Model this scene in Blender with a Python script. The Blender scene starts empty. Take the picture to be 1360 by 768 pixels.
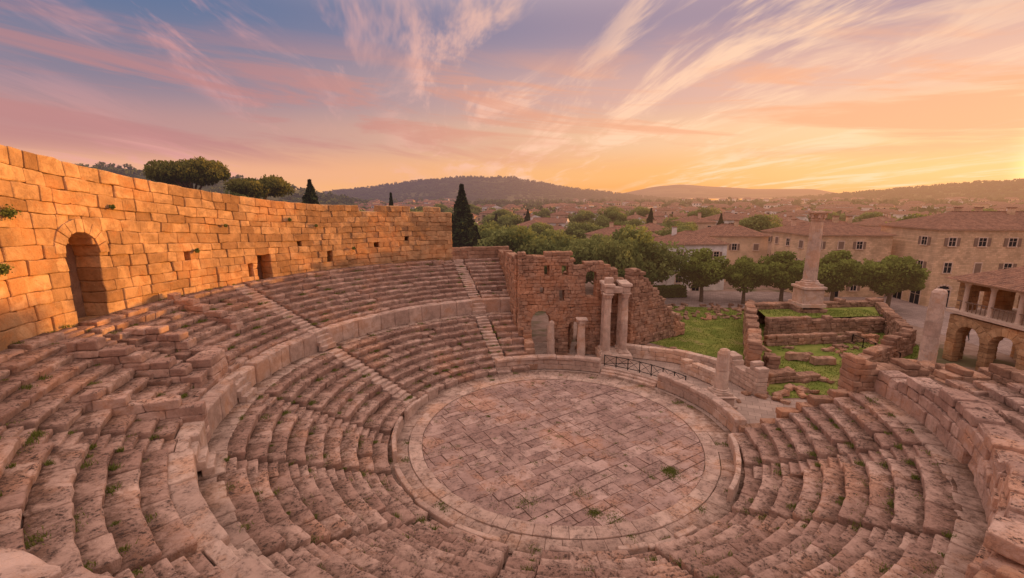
import bpy, math, random
import numpy as np
from mathutils import Vector, Matrix
random.seed(5)
rng=np.random.default_rng(7)
CX,CY=3.3,29.3
P_=math.radians(11.15); CAMZ=16.0
SUN_AZ=math.radians(66); SUN_EL=math.radians(3.7)
SD=(math.sin(SUN_AZ),math.cos(SUN_AZ))
COL=bpy.context.scene.collection
def ray(px,py):
    u=(px-680)/604; v=(384-py)/604
    return (u, math.cos(P_)+math.sin(P_)*v, -math.sin(P_)+math.cos(P_)*v)
def gp(px,py,z=0):
    d=ray(px,py); t=(z-CAMZ)/d[2]
    return (d[0]*t,d[1]*t)
# ------------------------------------------------------------ numpy noise
def _h(i,j,k,s):
    n=(i.astype(np.int64)*73856093)^(j.astype(np.int64)*19349663)^(k.astype(np.int64)*83492791)^(s*2654435761)
    n=(n^(n>>13))*1274126177 & 0xffffffff
    n=(n^(n>>16))*2246822519 & 0xffffffff
    n=n^(n>>15)
    return (n&0xffff)/32767.5-1.0
def vnoise(p,s=0):
    i=np.floor(p).astype(np.int64); f=p-i; f=f*f*(3-2*f)
    r=0
    for a in (0,1):
        for b in (0,1):
            for c in (0,1):
                w=(f[:,0] if a else 1-f[:,0])*(f[:,1] if b else 1-f[:,1])*(f[:,2] if c else 1-f[:,2])
                r=r+w*_h(i[:,0]+a,i[:,1]+b,i[:,2]+c,s)
    return r
def n1(x,y,s=0):
    return float(vnoise(np.array([[x,y,0.5]],float),s)[0])
# ------------------------------------------------------------ mesh builder
class MB:
    def __init__(self): self.V=[];self.F=[];self.T=[];self.M=[];self.D=[];self.n=0
    def add(self,v,f,t=0.5,m=0,d=None):
        v=np.asarray(v,float).reshape(-1,3)
        self.V.append(v)
        self.T.append(np.full(len(v),t) if np.isscalar(t) else np.asarray(t,float))
        self.D.append(np.zeros(len(v)) if d is None else d)
        f=np.asarray(f,np.int64)
        if f.ndim==1: f=f.reshape(1,-1)
        self.F.append(f+self.n)
        self.M.append(np.full(len(f),m) if np.isscalar(m) else np.asarray(m))
        self.n+=len(v)
    def build(self,name,mats,amp=0,freq=1.5,smooth=False,col=None,link=True,remap=None):
        V=np.concatenate(self.V); T=np.concatenate(self.T)
        if remap is not None: V=remap(V)
        if amp:
            D=np.stack([vnoise(V*freq,s) for s in (1,2,3)],1)*amp
            D+=np.stack([vnoise(V*freq*3.3,s) for s in (4,5,6)],1)*amp*0.6
            V=V+D
        me=bpy.data.meshes.new(name)
        me.vertices.add(len(V)); me.vertices.foreach_set('co',V.astype(np.float32).ravel())
        li=np.concatenate([f.ravel() for f in self.F])
        tot=np.concatenate([np.full(len(f),f.shape[1]) for f in self.F])
        st=np.concatenate([[0],np.cumsum(tot)[:-1]])
        me.loops.add(len(li)); me.loops.foreach_set('vertex_index',li.astype(np.int32))
        me.polygons.add(len(tot)); me.polygons.foreach_set('loop_start',st.astype(np.int32))
        try: me.polygons.foreach_set('loop_total',tot.astype(np.int32))
        except Exception: pass
        me.polygons.foreach_set('material_index',np.concatenate(self.M).astype(np.int32))
        me.polygons.foreach_set('use_smooth',np.full(len(tot),smooth))
        me.update(calc_edges=True)
        a=me.attributes.new('tint','FLOAT','POINT'); a.data.foreach_set('value',T.astype(np.float32))
        a=me.attributes.new('row_shade','FLOAT','POINT'); a.data.foreach_set('value',np.concatenate(self.D).astype(np.float32))
        for m in mats: me.materials.append(m)
        ob=bpy.data.objects.new(name,me)
        if link: COL.objects.link(ob)
        return ob
_lat={}
def lattice(nx,ny,nz):
    k=(nx,ny,nz)
    if k in _lat: return _lat[k]
    idx={};pts=[];fs=[]
    def g(i,j,l):
        q=(i,j,l)
        if q not in idx: idx[q]=len(pts);pts.append(q)
        return idx[q]
    for i in range(nx-1):
        for j in range(ny-1):
            fs.append((g(i,j,0),g(i,j+1,0),g(i+1,j+1,0),g(i+1,j,0)))
            fs.append((g(i,j,nz-1),g(i+1,j,nz-1),g(i+1,j+1,nz-1),g(i,j+1,nz-1)))
    for i in range(nx-1):
        for l in range(nz-1):
            fs.append((g(i,0,l),g(i+1,0,l),g(i+1,0,l+1),g(i,0,l+1)))
            fs.append((g(i,ny-1,l),g(i,ny-1,l+1),g(i+1,ny-1,l+1),g(i+1,ny-1,l)))
    for j in range(ny-1):
        for l in range(nz-1):
            fs.append((g(0,j,l),g(0,j,l+1),g(0,j+1,l+1),g(0,j+1,l)))
            fs.append((g(nx-1,j,l),g(nx-1,j+1,l),g(nx-1,j+1,l+1),g(nx-1,j,l+1)))
    _lat[k]=(np.array(pts),np.array(fs)); return _lat[k]
def axpos(h,rad,seg):
    n=max(1,int(round(2*(h-rad)/seg)))
    return np.concatenate([[-h],np.linspace(-h+rad,h-rad,n+1),[h]])
def block(mb,h,fn,rad=0.05,seg=0.5,t=0.5,nose=0,m=0,row_shade=0,warp=0):
    rad=min(rad,min(h)*0.45)
    A=[axpos(h[i],rad,seg) for i in range(3)]
    pts,fs=lattice(len(A[0]),len(A[1]),len(A[2]))
    P=np.stack([A[i][pts[:,i]] for i in range(3)],1)
    hi=np.array(h)-rad
    Q=np.clip(P,-hi,hi); D=P-Q; L=np.linalg.norm(D,axis=1,keepdims=True); L[L==0]=1
    P=Q+D/L*rad
    dd=None
    if row_shade:
        y=(P[:,1]+h[1])/(2*h[1]-row_shade)      # 0 front edge .. 1 foot of next riser
        dd=.18+np.clip((y-.3)/.6,0,1)*.82  # painted shade between rows, deepening toward the riser behind
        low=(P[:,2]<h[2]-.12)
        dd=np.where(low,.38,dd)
    if nose:
        P[:,1]+=nose*(P[:,1]<-h[1]+rad*1.1)*(P[:,2]<h[2]-0.2)
    if warp:   # worn arris: front edge sags irregularly
        k=(P[:,1]<-h[1]+rad*1.5)&(P[:,2]>h[2]-rad*1.5)
        n=rng.uniform(0,1,len(P))**2
        P[:,2]-=k*n*warp; P[:,1]+=k*n*warp*.8
    mb.add(fn(P),fs,t,m,dd)
def boxm(mb,c,h,t=0.5,m=0,rot=0):
    x,y,z=h
    v=np.array([[-x,-y,-z],[x,-y,-z],[x,y,-z],[-x,y,-z],[-x,-y,z],[x,-y,z],[x,y,z],[-x,y,z]],float)
    if rot:
        cs,sn=math.cos(rot),math.sin(rot)
        v=np.stack([v[:,0]*cs-v[:,1]*sn,v[:,0]*sn+v[:,1]*cs,v[:,2]],1)
    mb.add(v+np.array(c),[[0,3,2,1],[4,5,6,7],[0,1,5,4],[1,2,6,5],[2,3,7,6],[3,0,4,7]],t,m)
def polar(th0,r0,z0,tilt=0,tw=0,ty=0):
    def fn(P):
        th=th0+P[:,0]/r0; r=r0+P[:,1]+tw*P[:,0]; z=z0+P[:,2]+tilt*P[:,0]+ty*P[:,1]
        return np.stack([CX+r*np.cos(th),CY+r*np.sin(th),z],1)
    return fn
def U(a,b): return random.uniform(a,b)
# ------------------------------------------------------------ materials
def nd(nt,t,**k):
    n=nt.nodes.new(t)
    for a,b in k.items(): setattr(n,a,b)
    return n
def mixc(nt,fac,a,b,bt='MIX'):
    n=nt.nodes.new('ShaderNodeMix'); n.data_type='RGBA'; n.blend_type=bt; n.clamp_factor=True
    for sock,val in ((n.inputs[0],fac),(n.inputs[6],a),(n.inputs[7],b)):
        if isinstance(val,bpy.types.NodeSocket): nt.links.new(val,sock)
        elif isinstance(val,(int,float)): sock.default_value=val
        else: sock.default_value=(*val,1)
    return n.outputs[2]
def mth(nt,op,a,b=0,c=0,clamp=False):
    n=nt.nodes.new('ShaderNodeMath'); n.operation=op; n.use_clamp=clamp
    for i,val in enumerate((a,b,c)):
        if isinstance(val,bpy.types.NodeSocket): nt.links.new(val,n.inputs[i])
        else: n.inputs[i].default_value=val
    return n.outputs[0]
def mrange(nt,v,a,b,c=0,d=1,smooth=True):
    n=nt.nodes.new('ShaderNodeMapRange'); n.interpolation_type='SMOOTHSTEP' if smooth else 'LINEAR'
    nt.links.new(v,n.inputs[0])
    for i,x in enumerate((a,b,c,d)): n.inputs[i+1].default_value=x
    return n.outputs[0]
def noise_t(nt,vec,scale,detail=3,rough=0.6,dist=0):
    n=nt.nodes.new('ShaderNodeTexNoise'); n.inputs['Scale'].default_value=scale
    n.inputs['Detail'].default_value=min(detail,5); n.inputs['Roughness'].default_value=rough; n.inputs['Distortion'].default_value=dist
    nt.links.new(vec,n.inputs['Vector']); return n.outputs['Fac']
def newmat(name,glossy=False):
    """matte stone, plaster, leaves and soil are plain diffuse; only glass, iron and cloth are principled"""
    m=bpy.data.materials.new(name); m.use_nodes=True
    nt=m.node_tree; b=nt.nodes['Principled BSDF']
    if not glossy:
        nt.nodes.remove(b); b=nt.nodes.new('ShaderNodeBsdfDiffuse'); b.inputs['Roughness'].default_value=.4
        nt.links.new(b.outputs[0],nt.nodes['Material Output'].inputs[0])
    return m,nt,b
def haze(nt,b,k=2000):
    """painted aerial perspective, mixed into the surface by world position"""
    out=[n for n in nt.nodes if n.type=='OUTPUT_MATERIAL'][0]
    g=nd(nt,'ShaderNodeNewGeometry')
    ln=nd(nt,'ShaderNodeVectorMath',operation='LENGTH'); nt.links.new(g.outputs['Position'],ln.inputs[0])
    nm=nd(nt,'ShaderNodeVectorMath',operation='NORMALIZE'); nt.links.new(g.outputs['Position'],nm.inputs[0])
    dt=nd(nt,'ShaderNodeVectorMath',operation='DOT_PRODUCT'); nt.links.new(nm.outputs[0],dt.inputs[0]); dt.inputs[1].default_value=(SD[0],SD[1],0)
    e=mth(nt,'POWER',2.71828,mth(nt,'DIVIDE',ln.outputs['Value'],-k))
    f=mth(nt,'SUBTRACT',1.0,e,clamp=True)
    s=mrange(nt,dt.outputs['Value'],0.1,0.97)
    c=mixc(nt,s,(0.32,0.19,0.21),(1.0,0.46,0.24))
    em=nd(nt,'ShaderNodeEmission'); nt.links.new(c,em.inputs[0]); em.inputs[1].default_value=0.9  # emission stands in for lit air, stronger with distance
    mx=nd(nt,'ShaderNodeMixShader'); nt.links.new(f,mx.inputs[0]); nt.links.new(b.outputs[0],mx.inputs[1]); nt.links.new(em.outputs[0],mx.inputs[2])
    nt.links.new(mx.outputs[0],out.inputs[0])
def stone(name,c1,c2,dark=(0.085,0.06,0.05),lich=0.6,toplich=0.5,bump=0.6,sc=1.0,tv=.75):
    m,nt,b=newmat(name)
    tc=nd(nt,'ShaderNodeTexCoord').outputs['Object']
    at=nd(nt,'ShaderNodeAttribute',attribute_name='tint').outputs['Fac']
    di=nd(nt,'ShaderNodeAttribute',attribute_name='row_shade').outputs['Fac']
    g=nd(nt,'ShaderNodeNewGeometry')
    sp=nd(nt,'ShaderNodeSeparateXYZ'); nt.links.new(g.outputs['Normal'],sp.inputs[0])
    up=mrange(nt,sp.outputs['Z'],0.4,0.9)
    big=noise_t(nt,tc,0.25*sc,2,0.6)
    mid=noise_t(nt,tc,1.5*sc,4,0.7,0.3)
    fine=noise_t(nt,tc,7*sc,4,0.75)
    f1=mth(nt,'ADD',mth(nt,'MULTIPLY',at,tv),mth(nt,'MULTIPLY',mth(nt,'SUBTRACT',big,0.5),1.5),0,True)
    c=mixc(nt,f1,c1,c2)
    c=mixc(nt,mrange(nt,mid,0.32,0.66,0,0.5),c,tuple(x*0.55 for x in c1))
    st=mrange(nt,mth(nt,'ADD',big,mth(nt,'MULTIPLY',mid,.6)),0.80,0.98,0,0.45)
    c=mixc(nt,st,c,(c2[0]*0.95,c2[1]*0.68,c2[2]*0.48))
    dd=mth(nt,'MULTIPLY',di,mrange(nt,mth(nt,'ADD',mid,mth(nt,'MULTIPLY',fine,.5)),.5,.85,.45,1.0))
    c=mixc(nt,dd,c,(c1[0]*.28,c1[1]*.25,c1[2]*.22))  # puts the painted row shade into the stone colour
    l=mrange(nt,fine,0.47,0.61)
    l2=mrange(nt,mid,0.40,0.60)
    amt=mth(nt,'ADD',mth(nt,'MULTIPLY',up,toplich),lich*0.35)
    l=mth(nt,'MULTIPLY',mth(nt,'MULTIPLY',l,l2),amt,0,True)
    c=mixc(nt,l,c,dark)
    vs=mrange(nt,fine,0.36,0.27,0,0.6)
    c=mixc(nt,vs,c,(0.72,0.58,0.48))
    nt.links.new(c,b.inputs[0])
    bp=nd(nt,'ShaderNodeBump'); bp.inputs['Strength'].default_value=bump; bp.inputs['Distance'].default_value=0.07
    hh=mth(nt,'ADD',mth(nt,'MULTIPLY',mid,1.2),mth(nt,'MULTIPLY',fine,0.9))
    nt.links.new(hh,bp.inputs['Height']); nt.links.new(bp.outputs[0],b.inputs['Normal'])
    return m
def simple(name,col,rough=0.8,metal=0,var=0.3,sc=3,hz=False,bump=0):
    m,nt,b=newmat(name,True); b.inputs['Roughness'].default_value=rough; b.inputs['Metallic'].default_value=metal
    tc=nd(nt,'ShaderNodeTexCoord').outputs['Object']
    n=noise_t(nt,tc,sc,3,0.65)
    c=mixc(nt,mrange(nt,n,0.3,0.7),col,tuple(x*(1-var) for x in col))
    nt.links.new(c,b.inputs[0])
    if bump:
        bp=nd(nt,'ShaderNodeBump'); bp.inputs['Strength'].default_value=bump; bp.inputs['Distance'].default_value=0.05
        nt.links.new(n,bp.inputs['Height']); nt.links.new(bp.outputs[0],b.inputs['Normal'])
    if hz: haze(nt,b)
    return m
M_seat=stone('seat_limestone',(0.46,0.30,0.235),(0.74,0.545,0.44),lich=0.7,toplich=0.8,bump=.9)
M_wall=stone('rampart_limestone',(0.42,0.25,0.13),(0.76,0.50,0.28),lich=0.5,toplich=0.4,sc=0.9,bump=.9,tv=.9)
M_ruin=stone('ruin_masonry',(0.36,0.215,0.145),(0.62,0.40,0.28),lich=0.7,toplich=0.5,sc=1.1,bump=.9)
M_marble=stone('column_stone',(0.60,0.44,0.35),(0.78,0.62,0.50),lich=0.35,toplich=0.2,bump=0.5)
M_pave=stone('orchestra_paving',(0.37,0.25,0.21),(0.60,0.44,0.37),lich=0.65,toplich=0.5,bump=0.5,sc=.8,tv=.85)
M_curb=stone('kerb_stone',(0.50,0.36,0.29),(0.68,0.52,0.42),lich=0.5,toplich=0.45,bump=0.5)
# ------------------------------------------------------------ cavea
STAIRS=[110,159,187,210,234,257,283,310,334]
cav=MB()
def ring_row(mb,a0,a1,r_in,depth,ztop,height,over=0.25,lo=1.0,hi=2.1,stairs=STAIRS,sw=0.66,rad=0.055,seg=0.45,nose=0.07,worn=0.07,jit=0.03,m=0,row_shade=0,warp=.0,secoff=0):
    rc=r_in+(depth+over)/2
    iv=[]; cur=math.radians(a0); end=math.radians(a1)
    for s in sorted(stairs):
        s=math.radians(s); w=sw/r_in
        if s+w<cur or s-w>end: continue
        if s-w>cur: iv.append((cur,s-w))
        cur=max(cur,s+w)
    if cur<end: iv.append((cur,end))
    for (p,q) in iv:
        L=(q-p)*rc; n=max(1,int(L/U(lo,hi)))
        cuts=[p+U(0,.2)/rc*(1 if secoff else 0)]+[p+(q-p)*(i+U(-0.25,0.25))/n for i in range(1,n)]+[q-U(0,.2)/rc*(1 if secoff else 0)]
        offr=U(-0.05,0.05)+secoff*U(-1,1)*.06; offz=secoff*U(-1,1)*.03
        for i in range(n):
            th=(cuts[i]+cuts[i+1])/2; l=(cuts[i+1]-cuts[i])*rc-0.02
            dz=U(-jit,jit)*0.7+offz; dr=U(-jit,jit)*1.6+offr
            hh=height+0.2
            rr=rad*U(0.8,2.0); tyy=U(-1,1)*.02; wp=warp*U(.3,1)
            if random.random()<worn: dz-=U(0.05,0.2); dr+=U(0,.18); rr*=1.8; tyy*=3; wp*=2
            tilt=U(-1,1)*0.014; tw=U(-1,1)*0.02
            block(mb,(l/2,(depth+over)/2,hh/2),polar(th,rc+dr,ztop+dz-hh/2,tilt,tw,tyy),rr,seg,random.random(),nose=nose*U(.6,1.6),m=m,row_shade=row_shade,warp=wp)
def stair(mb,ang,r_in,depth,ztop,height,sw=0.66):
    th=math.radians(ang); big=ang in (110,159)
    for k in range(2):
        d=depth/2; zt=ztop-height/2*(1-k)+U(-.025,.025)-.10
        rc=r_in+d*k+d/2+0.1+U(-.03,.03)
        block(mb,(sw*0.97*(rc/r_in),d/2+0.1,0.2),polar(th+U(-.003,.003),rc,zt-0.2,U(-.03,.03)),0.05,0.4,random.random(),m=1 if big else 0,row_shade=0 if big else .2)
LOW=[(11.6+.88*i,.5+.40*i) for i in range(9)]
UPP=[(21.3+.87*j,5.45+.345*j) for j in range(10)]
A0,A1=97,356
kw=dict(row_shade=.25,warp=.06,secoff=1)
for r,z in LOW:
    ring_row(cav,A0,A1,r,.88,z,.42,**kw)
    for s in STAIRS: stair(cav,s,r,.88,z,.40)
ring_row(cav,A0,A1,19.5,1.0,3.75,.4,stairs=[],nose=0,row_shade=.2,m=1)
ring_row(cav,A0,299,20.45,0.85,5.2,1.5,lo=1.3,hi=2.2,over=0.1,nose=0.0,jit=0.02,warp=.05,worn=.04,m=1)
for s in STAIRS:
    if s<299:
        for k in range(4): block(cav,(.75,.25,.2),polar(math.radians(s),20.1+.3*k,4.1+.36*k-.2),.04,.4,.8,m=1)
for j,(r,z) in enumerate(UPP):
    if r+.86<26.5:
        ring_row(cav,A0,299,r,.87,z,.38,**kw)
        ss=[s for s in STAIRS if s<299]
    else:
        ring_row(cav,A0,235,r,.87,z,.38,**kw)
        ss=[s for s in STAIRS if s<233]
    for s in ss: stair(cav,s,r,.87,z,.345)
# right side : parapet and outer rows
ring_row(cav,300,357,20.4,1.3,4.55,.85,lo=0.9,hi=1.6,stairs=[],nose=0,jit=0.03,over=0.1,warp=.08)
ring_row(cav,301,356,20.45,1.2,5.15,.4,lo=0.8,hi=1.5,stairs=[],nose=0,jit=0.06,worn=0.1,over=0.05,warp=.08)
ring_row(cav,301,349,20.5,1.15,5.7,.35,lo=0.8,hi=1.5,stairs=[],nose=0,jit=0.06,worn=0.15,over=0,warp=.1)
ring_row(cav,302,341,20.5,1.15,6.2,.3,lo=0.8,hi=1.5,stairs=[],nose=0,jit=0.07,worn=0.2,over=0,warp=.1)
for j in range(6):
    ring_row(cav,300,357-2*j,21.7+.9*j,.9,4.6+.3*j,.34,lo=.8,hi=1.8,stairs=[322],worn=0.2,jit=0.06,nose=0.04,row_shade=.25,warp=.1)
ring_row(cav,300,350,27.1,0.9,7.2,1.2,lo=.8,hi=1.5,stairs=[322],worn=0.2,jit=0.06,nose=0,warp=.1)
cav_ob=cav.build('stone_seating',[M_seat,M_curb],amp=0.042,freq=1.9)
# front-row balustrade
bal=MB()
for a,b_ in ((148,172),(176,200),(318,352)):
    ring_row(bal,a,b_,11.1,.28,.85,.8,over=0,stairs=[],lo=1.2,hi=1.9,nose=0,worn=.05)
for a,b_ in ((203,222),(222,250),(262,300)):
    ring_row(bal,a,b_,11.1,.3,.36,.35,over=0,stairs=[],lo=1.2,hi=1.9,nose=0,worn=.05)
bal.build('stone_balustrade',[M_curb],amp=0.02,freq=2)
# ------------------------------------------------------------ generic masonry wall
def wall(mb,path,L,thick,z0,top,course=0.6,blen=1.2,openings=(),rad=0.05,seg=0.6,jit=0.03,rag=0.5,m=0,seed=0,side=0,vs=.38):
    z=z0; ci=0
    zmax=max(top(L*i/60) for i in range(61))+rag
    while z<zmax:
        ch=course*U(.82,1.18); zm=z+ch/2
        rem=[(0,L)]
        for o in openings:
            s0,s1,a,b_,arch=o
            if not(a-0.05<zm<b_): continue
            if arch:
                hw=(s1-s0)/2; zc=b_-hw; 
                w=hw if zm<zc else math.sqrt(max(0,hw*hw-(zm-zc)**2))
                s0,s1=(s0+s1)/2-w,(s0+s1)/2+w
            new=[]
            for p,q in rem:
                if s1<=p or s0>=q: new.append((p,q)); continue
                if s0-p>0.12: new.append((p,s0))
                if q-s1>0.12: new.append((s1,q))
            rem=new
        for p,q in rem:
            s=p
            first=True
            while s<q-1e-4:
                l=blen*U(.6,1.5)
                if first and ci%2: l*=.55
                first=False
                if q-s-l<blen*.35: l=q-s
                sm=s+l/2
                if zm<top(sm)+rag*n1(sm*.9+seed*7,zm*1.3,seed+3):
                    off=U(-jit,jit)
                    def fn(P,sm=sm,zm=zm,off=off):
                        x,y,nx,ny=path(sm+P[:,0])
                        yy=P[:,1]+off+side*thick/2
                        return np.stack([x+nx*yy,y+ny*yy,zm+P[:,2]],1)
                    block(mb,((l-.015)/2,thick/2,(ch-.012)/2),fn,rad*U(.7,1.5),seg,random.random(),m=m)
                s+=l
        z+=ch; ci+=1
    for o in openings:
        s0,s1,a,b_,arch=o
        if arch:
            hw=(s1-s0)/2; zc=b_-hw; sc=(s0+s1)/2; N=max(9,int(hw*7)|1); hr=min(vs,hw*.3)
            for i in range(N):
                ph=math.pi*(i+.5)/N; rr=hw+hr
                def fn(P,ph=ph,rr=rr):
                    R=rr+P[:,2]; A=ph-P[:,0]/rr
                    x,y,nx,ny=path(sc+R*np.cos(A)); yy=P[:,1]+side*thick/2
                    return np.stack([x+nx*yy,y+ny*yy,zc+R*np.sin(A)],1)
                block(mb,(math.pi*rr/N/2-.01,thick/2+.09,hr),fn,.04,.5,.4+.6*random.random(),m=m)
def straight(p0,p1):
    L=math.hypot(p1[0]-p0[0],p1[1]-p0[1]); dx,dy=(p1[0]-p0[0])/L,(p1[1]-p0[1])/L
    def f(s):
        s=np.asarray(s,float); return p0[0]+dx*s,p0[1]+dy*s,-dy+0*s,dx+0*s
    return f,L
def arc(R,a0,a1,cx=CX,cy=CY):
    a0=math.radians(a0);a1=math.radians(a1); sg=1 if a1>a0 else -1
    L=abs(a1-a0)*R
    def f(s):
        th=a0+sg*np.asarray(s,float)/R; c=np.cos(th); sn=np.sin(th)
        return cx+R*c,cy+R*sn,c,sn
    return f,L
# big perimeter wall: built level, its courses then follow the falling top line
wb=MB()
pf,L=arc(31.1,111,216)
def s_of(a): return math.radians(a-111)*31.1
ZB,ZT=7.6,17.6
_xs=[100,111,128,140,150,160,170,182,190,216]; _ys=[15.2,15.3,15.6,15.75,16.2,16.9,17.7,18.7,19.4,20.5]
def scl(a): return (np.interp(a,_xs,_ys)-ZB)/(ZT-ZB)
def remap(V):
    a=np.degrees(np.arctan2(V[:,1]-CY,V[:,0]-CX))%360
    V=V.copy(); V[:,2]=ZB+(V[:,2]-ZB)*scl(a); return V
def toph(s):
    a=111+math.degrees(s/31.1)
    v=ZT-.3+.15*n1(a*.35,4.2,12)
    if a<134: v-= .55+.5*n1(a*.9,0,9)-(.5 if 119.5<a<128 else 0)
    return v
def ang_at(px,py):
    d=ray(px,py)
    A=d[0]**2+d[1]**2;B=-2*(d[0]*CX+d[1]*CY);Cc=CX*CX+CY*CY-30.3**2
    t=(-B+math.sqrt(B*B-4*A*Cc))/(2*A)
    return math.degrees(math.atan2(d[1]*t-CY,d[0]*t-CX))%360, CAMZ+d[2]*t
ops=[]
for (x0,y0,x1,y1,ar) in ((81,310,127,422,True),(341,343,359,384,False),(244,334,252,346,False),(434,334,441,346,False),(497,322,503,330,False),(328,347,335,368,False),(538,316,543,323,False),(395,318,400,325,False)):
    a_,z1_=ang_at(x0,y0); b2,_=ang_at(x1,y0); _,z0_=ang_at((x0+x1)/2,y1)
    k=scl((a_+b2)/2); z1_=ZB+(z1_-ZB)/k; z0_=ZB+(z0_-ZB)/k
    s0,s1=sorted((s_of(a_),s_of(b2))); ops.append((s0,s1,z0_,z1_,ar))
wall(wb,pf,L,1.7,ZB,toph,course=.72,blen=1.25,openings=ops,rag=.22,jit=.07,seg=.5,rad=.06,vs=.5)
wb.build('perimeter_wall',[M_wall],amp=.065,freq=1.7,remap=remap)
bk=MB()
for (s0,s1,a,b_,ar) in ops:
    pf2,_=arc(31.1,111,216)
    def fn(P,sm=(s0+s1)/2):
        x,y,nx,ny=pf2(sm+P[:,0]); yy=P[:,1]+1.1
        return np.stack([x+nx*yy,y+ny*yy,(a+b_)/2+P[:,2]],1)
    block(bk,((s1-s0)/2+.8,.22,(b_-a)/2+.8),fn,.05,.6,.2)
o=bk.build('passage_backing_wall',[M_ruin],amp=.02,remap=remap)
# camera-side rampart
rp=MB()
ring_row(rp,236,300,26.4,1.3,12.45,.7,over=0,lo=1.5,hi=2.6,stairs=[],nose=0,seg=.2,rad=.09,jit=.05,warp=.05)
ring_row(rp,236,300,27.75,1.7,12.5,.7,over=0,lo=1.1,hi=2.0,stairs=[],nose=0,seg=.3,rad=.07,jit=.03)
pf,L=arc(27.8,236,300)
wall(rp,pf,L,2.7,6.0,lambda s:11.75,course=.75,blen=1.4,rag=.01)
def cone(r):
    if r<19.5: return .5+.40*math.floor((r-11.6)/.88)
    if r<20.4: return 3.75
    return 5.45+.345*max(0,math.floor((r-21.3)/.87))
def radial(a,r0,r1):
    a=math.radians(a); return straight((CX+r0*math.cos(a),CY+r0*math.sin(a)),(CX+r1*math.cos(a),CY+r1*math.sin(a)))
rp.build('rampart_wall',[M_seat],amp=.06,freq=1.8)
# end walls of the seating
ew=MB()
pf,L=radial(96.2,11.9,31.2); wall(ew,pf,L,.9,0,lambda s:cone(11.9+s)+.15,course=.5,blen=1.0,rag=.1)
pf,L=radial(357,12.2,20.4); wall(ew,pf,L,.7,0,lambda s:cone(12.2+s)+.1,course=.45,blen=.9,rag=.2)
pf,L=radial(358,19.0,28.5); wall(ew,pf,L,1.4,0,lambda s:5.5-.12*s+.3*math.sin(s*2),course=.4,blen=.7,rag=.6,jit=.06)
pf,L=arc(28.4,300,358); wall(ew,pf,L,.9,0,lambda s:5.6,course=.5,blen=.9,rag=.9,jit=.05)
pf,L=arc(30.6,97,111.5); wall(ew,pf,L,.8,7.5,lambda s:9.9,course=.45,blen=1.0,rag=.3)
pf,L=arc(31.4,96,111); wall(ew,pf,L,.8,0,lambda s:8.2,course=.7,blen=1.3,rag=.1)
pf,L=radial(299.6,20.6,27.5); wall(ew,pf,L,.6,3.5,lambda s:5.5+s*.35,course=.4,blen=.9,rag=.1)
ew.build('retaining_wall',[M_ruin],amp=.05,freq=2)
# vomitory parapets on the left
vp=MB()
for a in (182.6,191.6):
    pf,L=radial(a,21.6,27.8); wall(vp,pf,L,.9,4.8,lambda s:cone(21.6+s)+.75+.1*math.sin(s*3),course=.48,blen=1.1,rag=.15,rad=.07,jit=.05)
pf,L=arc(22.2,184.5,189.6); wall(vp,pf,L,1.3,4.6,lambda s:6.9,course=.5,blen=1.0,rag=.25,jit=.05)
pf,L=radial(203,20.4,25.0); wall(vp,pf,L,.7,3.8,lambda s:cone(20.7+s)+.6,course=.45,blen=1.2,rag=.1)
pf,L=radial(171,24.0,29.6); wall(vp,pf,L,.7,5.5,lambda s:cone(24+s)+.55,course=.45,blen=1.1,rag=.1)
vp.build('vomitory_parapet',[M_seat],amp=.05,freq=2)
# ------------------------------------------------------------ orchestra
orc=MB()
def clip(poly,R):
    N=72
    for i in range(N):
        a=2*math.pi*(i+.5)/N; nx,ny=math.cos(a),math.sin(a); d=R*math.cos(math.pi/N)
        out=[]
        for k in range(len(poly)):
            p,q=poly[k],poly[(k+1)%len(poly)]
            dp=p[0]*nx+p[1]*ny-d; dq=q[0]*nx+q[1]*ny-d
            if dp<=0: out.append(p)
            if (dp<0)!=(dq<0) and abs(dp-dq)>1e-9:
                t=dp/(dp-dq); out.append((p[0]+(q[0]-p[0])*t,p[1]+(q[1]-p[1])*t))
        poly=out
        if len(poly)<3: return []
    return poly
def slabs(mb,x0,x1,y0,y1,rot,cx,cy,clipR=None,zt=0.0,lo=.8,hi=1.9,gap=.016,m=0):
    cs,sn=math.cos(rot),math.sin(rot); y=y0
    while y<y1:
        w=U(.65,1.35); x=x0-U(0,1)
        while x<x1:
            l=U(lo,hi)
            cells=[(x,y,l,w)]
            if w>1.0 and random.random()<.35: h_=w*U(.4,.6); cells=[(x,y,l,h_),(x,y+h_,l,w-h_)]
            elif l>1.5 and random.random()<.4: cells=[(x,y,l*.45,w),(x+l*.45,y,l*.55,w)]
            for (xx,yy,ll,ww) in cells:
                g=gap*U(.5,2.2)
                j=lambda:U(-.03,.03)
                poly=[(xx+g+j(),yy+g+j()),(xx+ll-g+j(),yy+g+j()),(xx+ll-g+j(),yy+ww-g+j()),(xx+g+j(),yy+ww-g+j())]
                poly=[(p[0]*cs-p[1]*sn,p[0]*sn+p[1]*cs) for p in poly]
                if clipR: poly=clip(poly,clipR)
                if len(poly)>=3:
                    z=zt+U(-.014,.014); n=len(poly); tx,ty=U(-.006,.006),U(-.006,.006)
                    c0=np.mean(poly,0)
                    top=[(cx+p[0],cy+p[1],z+(p[0]-c0[0])*tx+(p[1]-c0[1])*ty) for p in poly]
                    bot=[(a,b,-.09+zt) for a,b,c in top]
                    tt=random.random()
                    mb.add(top,list(range(n)),tt,m)
                    mb.add(top+bot,[[i,i+n,(i+1)%n+n,(i+1)%n] for i in range(n)],tt*.5,m)
            x+=l
        y+=w
slabs(orc,-10.5,10.5,-10.5,10.5,math.radians(33),CX,CY,9.4,.03)
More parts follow.
